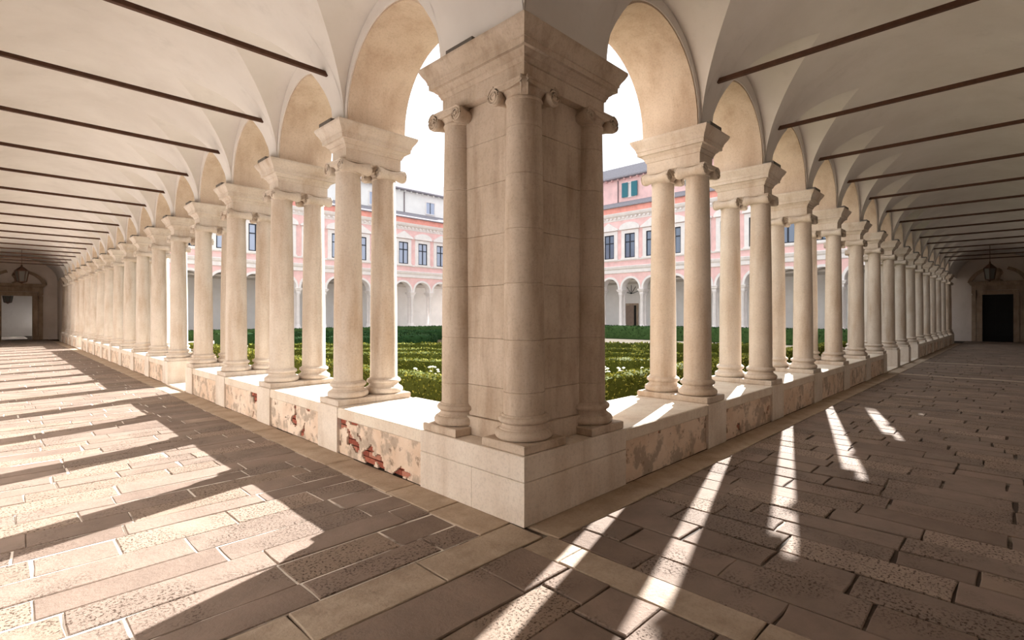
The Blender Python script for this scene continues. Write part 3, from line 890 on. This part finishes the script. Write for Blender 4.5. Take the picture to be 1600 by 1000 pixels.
hedge([(29.6, 5.5), (29.6, 36.0)], 1.3, 0.85, 'long tall dark hedge in front of the pink facade', HD, 40, seed=9)
hedge([(5.5, 38.0), (28.0, 38.0)], 1.2, 0.62, 'long dark hedge before the far lavender arcade', HD, 40, seed=10)
hedge([(5.6, 27.0), (5.6, 37.0)], 0.55, 0.5, 'low border hedge further along the left arcade', HG, 50, seed=12)
hedge([(26.8, 5.3), (28.2, 5.3)], 0.55, 0.5, 'short border hedge beyond the path beside the right arcade', HG, 50, seed=13)
# small white flowers at the foot of the second hedge
for i, (x, y) in enumerate(((6.35, 9.75), (6.75, 9.55), (7.05, 9.2), (9.35, 6.75), (9.7, 6.5), (9.95, 6.2), (9.0, 6.6))):
    t = thing('flower_tuft', '%s tuft of white flowers along the foot of the diagonal hedge' % ORD[i], 'flowers', (x, y, 0.031), 0, 'white flower tufts')
    st, pe = MB(), MB()
    for q in range(9):
        a = rnd.uniform(0, 2 * PI); r_ = rnd.uniform(0.02, 0.12); h = rnd.uniform(0.24, 0.42)
        p = (r_ * math.cos(a), r_ * math.sin(a), h)
        st.tube([(0.3 * p[0], 0.3 * p[1], 0), p], 0.006, 4)
        pe.lathe([(0.012, -0.01), (0.042, 0.012), (0.02, 0.03)], 6, p)
    part('stems', st, M['hedge'], t); part('petals', pe, M['white_flower'], t)

# ------------------------------------------------------------------ far buildings around the court
def facade(name, D, B, xf, s_len, n, style, label):
    """xf(s, t, z): s along the facade, t away from the court"""
    t_ = thing(name, label, 'building')
    r = B / 2 - 0.2
    cs = [D + B * (i + 0.5) for i in range(n)]
    P_ = lambda nm, m2, mat, sm=False: part(nm, m2, mat, t_, xf, sm)
    # ground floor wall with arches
    m2 = MB()
    def col(s, zb, zt=5.32): return [(s, 0.15, zb), (s, 0.15, zt), (s, 0.85, zt), (s, 0.85, zb)]
    prev = 0.0
    for c in cs:
        m2.rings([col(prev, ZE), col(c - r - 0.17, ZE)], False)
        ring = [col(c - r - 0.17, ZE)] + [col(c + (r + 0.17) * math.cos(PI - PI * i / 16), ZA - 0.0 + (r + 0.17) * math.sin(PI - PI * i / 16)) for i in range(17)] + [col(c + r + 0.17, ZE)]
        m2.rings(ring, False); prev = c + r + 0.17
    m2.rings([col(prev, ZE), col(s_len, ZE)], False)
    P_('arcade_wall', m2, M['pink'] if style == 'pink' else M['pink'])
    ring_me = None
    for c in cs:
        a2 = MB(); ps = [(r, ZE - ZA)] + [(r * math.cos(PI * j / 16), r * math.sin(PI * j / 16)) for j in range(17)] + [(-r, ZE - ZA)]
        po = [(r + 0.18, ZE - ZA)] + [((r + 0.18) * math.cos(PI * j / 16), (r + 0.18) * math.sin(PI * j / 16)) for j in range(17)] + [(-r - 0.18, ZE - ZA)]
        nn = len(ps)
        a2.v += [(c + u, 0.10, ZA + z) for u, z in ps] + [(c + u, 0.88, ZA + z) for u, z in ps] + [(c + u, 0.10, ZA + z) for u, z in po] + [(c + u, 0.16, ZA + z) for u, z in po]
        for j in range(nn - 1): a2.f += [(j, j + 1, nn + j + 1, nn + j), (2 * nn + j, 2 * nn + j + 1, j + 1, j), (3 * nn + j, 3 * nn + j + 1, 2 * nn + j + 1, 2 * nn + j)]
        P_('arch_ring', a2, M['white_stone'], True)
    # paired columns with imposts on a parapet
    cm = MB(); cm.lathe([(0.24, 0.53), (0.24, 0.60), (0.21, 0.68), (0.19, 0.80), (0.165, 0.82), (0.145, 3.3), (0.17, 3.34), (0.21, 3.42), (0.21, 3.46)], 14)
    cme = cm.mesh('arcade_column', M['white_stone'], None, True)
    im = MB(); im.molding(ENT, -FY, FY, FT0, FT1); im.molding(COR, -FY, FY, FT0, FT1)
    for i in range(n + 1):
        s = D + B * i
        for tt in (T1, T2): link('arcade_column', cme, t_, xf(s, tt, 0))
        q = MB(); q.v = [(a + s, b, z) for a, b, z in im.v]; q.f = im.f; P_('impost', q, M['white_stone'])
    m2 = MB(); m2.box((0, 0.02, 0), (s_len, 1.0, 0.53)); P_('parapet', m2, M['white_stone'])
    m2 = MB(); m2.box((0, 0.15 + WALK, 0), (s_len, 0.4 + WALK, 5.3))
    P_('rear_wall', m2, M['attic_white'])
    m2 = MB()
    for i in range(17):
        a = PI * i / 16
        m2.v += [(0, 0.85 + (WALK - 0.7) * (0.5 - 0.5 * math.cos(a)), ZV + 0.68 + 0.62 * math.sin(a)), (s_len, 0.85 + (WALK - 0.7) * (0.5 - 0.5 * math.cos(a)), ZV + 0.68 + 0.62 * math.sin(a))]
    for i in range(16): m2.f.append((2 * i, 2 * i + 1, 2 * i + 3, 2 * i + 2))
    P_('vault', m2, M['vault'])
    # string course, upper floor, cornice
    m2 = MB(); m2.molding([(0.0, 5.30), (0.06, 5.34), (0.06, 5.62), (0.16, 5.70), (0.24, 5.88), (0.05, 5.95)], 0, s_len, 0.12, 0.9); P_('string_course', m2, M['white_stone'])
    m2 = MB(); m2.box((0, 0.14, 5.9), (s_len, 0.7, 10.2)); P_('upper_wall', m2, M['pink'])
    m2 = MB(); m2.box((0, 0.71, 5.27), (s_len, 9.0, 11.1)); P_('upper_storey', m2, M['far_plaster'])
    m2 = MB(); m2.molding([(0, 6.38), (0.08, 6.40), (0.1, 6.52), (0, 6.54)], 0, s_len, 0.13, 0.6); P_('sill_course', m2, M['white_stone'])
    m2 = MB(); m2.molding([(0.0, 9.95), (0.02, 10.0), (0.02, 10.22), (0.28, 10.34), (0.38, 10.5), (0.40, 10.58)], 0, s_len, 0.12, 0.7); P_('cornice', m2, M['white_stone'])
    dm = MB(); s = 0.1
    while s < s_len: dm.box((s, -0.06, 10.1), (s + 0.16, 0.12, 10.26)); s += 0.42
    o_ = P_('dentils', dm, M['white_stone']); o_['kind'] = 'stuff'
    m2 = MB(); m2.box((0, 0.02, 10.58), (s_len, 0.7, 11.15)); P_('parapet_band', m2, M['coral'])
    m2 = MB(); m2.prism([(-0.15, 11.12), (-0.15, 11.2), (3.0, 12.35), (3.0, 11.15)], 0, s_len, 'yz'); P_('lower_roof', m2, M['roof'])
    at = M['attic_white'] if style == 'white' else M['pink']
    m2 = MB(); m2.box((0, 3.0, 11.1), (s_len, 9.0, 14.6)); P_('attic_wall', m2, at)
    m2 = MB(); m2.prism([(2.5, 14.55), (2.5, 14.68), (6.0, 16.7), (9.5, 14.68), (9.5, 14.55)], 0, s_len, 'yz'); P_('upper_roof', m2, M['roof'])
    dm = MB(); s = 0.2
    while s < s_len: dm.box((s, 2.72, 14.4), (s + 0.14, 3.0, 14.54)); s += 0.7
    o_ = P_('eave_brackets', dm, at); o_['kind'] = 'stuff'
    # first-floor windows, one per bay, gables alternating
    for i, c in enumerate(cs):
        w, z0, z1 = 0.52, 6.62, 8.75
        m2 = MB()
        for a, b, c0, c1 in ((-w - 0.34, -w, z0 - 0.06, z1 + 0.3), (w, w + 0.34, z0 - 0.06, z1 + 0.3), (-w, w, z1, z1 + 0.3)): m2.box((c + a, 0.02, c0), (c + b, 0.2, c1))
        m2.box((c - w - 0.4, -0.04, z0 - 0.16), (c + w + 0.4, 0.2, z0))
        fr_ = P_('window', m2, M['white_stone'])
        m2 = MB(); m2.box((c - w, 0.105, z0), (c + w, 0.135, z1)); part('pane', m2, M['pane'] if style == 'pink' else M['pane_pale'], fr_, xf)
        m2 = MB()
        for a, b, c0, c1 in ((-w, -w + 0.08, z0, z1), (w - 0.08, w, z0, z1), (-0.05, 0.05, z0, z1)): m2.box((c + a, 0.07, c0), (c + b, 0.105, c1))
        for z in (z0, z0 + 1.35, z1 - 0.08): m2.box((c - w, 0.069, z), (c + w, 0.1045, z + 0.08))
        part('casement', m2, M['frame'], fr_, xf)
        m2 = MB(); zt = z1 + 0.34
        if i % 2 == 0: poly = [(c - 1.0, zt), (c + 1.0, zt), (c + 1.0, zt + 0.12), (c, zt + 0.72), (c - 1.0, zt + 0.12)]
        else: poly = [(c - 1.0, zt), (c + 1.0, zt)] + [(c + 1.0 * math.cos(math.radians(a)), zt + 0.12 + 0.5 * math.sin(math.radians(a))) for a in range(0, 181, 15)]
        m2.prism(poly, -0.12, 0.16, 'xz'); P_('pediment', m2, M['white_stone'])
    # attic windows and downpipes
    for i in range(0 if style == 'white' else 1, n, 3):
        c = cs[i] + (0.72 if style == 'white' else -0.30)
        z0, z1 = (12.55, 13.75) if style == 'white' else (12.75, 14.0)
        m2 = MB()
        m2.box((c - 0.62, 2.9, z0 - 0.1), (c + 0.62, 3.05, z0)); m2.box((c - 0.62, 2.9, z1), (c + 0.62, 3.05, z1 + 0.1))
        for sg in (-1, 1):
            a, b = sorted((sg * 0.52, sg * 0.62)); m2.box((c + a, 2.9, z0), (c + b, 3.05, z1))
        fr_ = P_('attic_window', m2, M['white_stone'])
        m2 = MB(); m2.box((c - 0.52, 2.97, z0), (c + 0.52, 2.99, z1)); part('pane', m2, M['pane_pale'] if style == 'white' else M['white_stone'], fr_, xf)
        if style == 'pink':
            for sg in (-1, 1):
                m2 = MB(); a, b = sorted((sg * 0.20, sg * 0.84)); m2.box((c + a, 2.80, z0 - 0.05), (c + b, 2.86, z1 + 0.05)); part('shutter', m2, M['teal'], fr_, xf)
        else:
            m2 = MB(); m2.box((c - 0.04, 2.95, z0), (c + 0.04, 2.97, z1)); part('casement', m2, M['frame'], fr_, xf)
    for i in range(3 if style == 'white' else 2, n, 4):
        c = cs[i] + (-0.30 if style == 'white' else 1.05)
        m2 = MB(); m2.tube([(c, 2.93, 11.7), (c, 2.93, 14.5)], 0.05, 8); P_('downpipe', m2, M['pipe'])
    return t_, cs
FX, FYY = X0 + R.end, Y0 + L.end
tw, cs_w = facade('cloister_building', 0.441, 2.2, lambda s, t, z: (X0 + WB + s, FYY + t, z), R.end - WB, 15, 'white',
                  'pink arcaded cloister range with a white attic storey beyond the left arcade')
tp, cs_p = facade('cloister_building', 0.55, 2.15, lambda s, t, z: (FX + t, Y0 + WB + s, z), L.end - WB, 18, 'pink',
                  'pink arcaded cloister range with teal attic shutters beyond the right arcade')
# door and half-round window in the rear wall of the pink range
xfp = lambda s, t, z: (FX + t, s, z)
TW = 0.15 + WALK
m2 = MB()
for a, b, z0, z1 in ((26.17, 26.36, 0, 2.74), (27.7, 27.89, 0, 2.74), (26.36, 27.7, 2.55, 2.74)): m2.box((a, TW - 0.1, z0), (b, TW + 0.05, z1))
dr = tag(link('door_2', m2.mesh('door_2', M['kerb'], xfp)), 'half open taupe door in a stone frame, rear wall of the pink range', 'door', None, 'structure')
m2 = MB(); m2.box((26.66, TW - 0.05, 0), (27.7, TW - 0.01, 2.55)); part('door_leaf', m2, M['door_far'], dr, xfp)
m2 = MB(); m2.box((26.36, TW - 0.02, 0), (26.66, TW - 0.004, 2.55)); part('gap_shade_panel', m2, M['door'], dr, xfp)  # flat dark panel painted as the unlit gap beside the leaf
m2 = MB(); m2.prism([(26.95 + 0.85 * math.cos(PI * i / 14), 3.65 + 0.85 * math.sin(PI * i / 14)) for i in range(15)], TW - 0.03, TW - 0.005, 'yz')
lw = tag(link('window_1', m2.mesh('window_1', M['pane'], xfp)), 'dark half-round window above the taupe door of the pink range', 'window', None, 'structure')
for k in range(5):
    a = PI * (k + 0.5) / 5
    m2 = MB(); m2.tube([(26.95, TW - 0.05, 3.66), (26.95 + 0.84 * math.cos(a), TW - 0.05, 3.65 + 0.84 * math.sin(a))], 0.025, 5); part('glazing_bar', m2, M['frame'], lw, xfp)
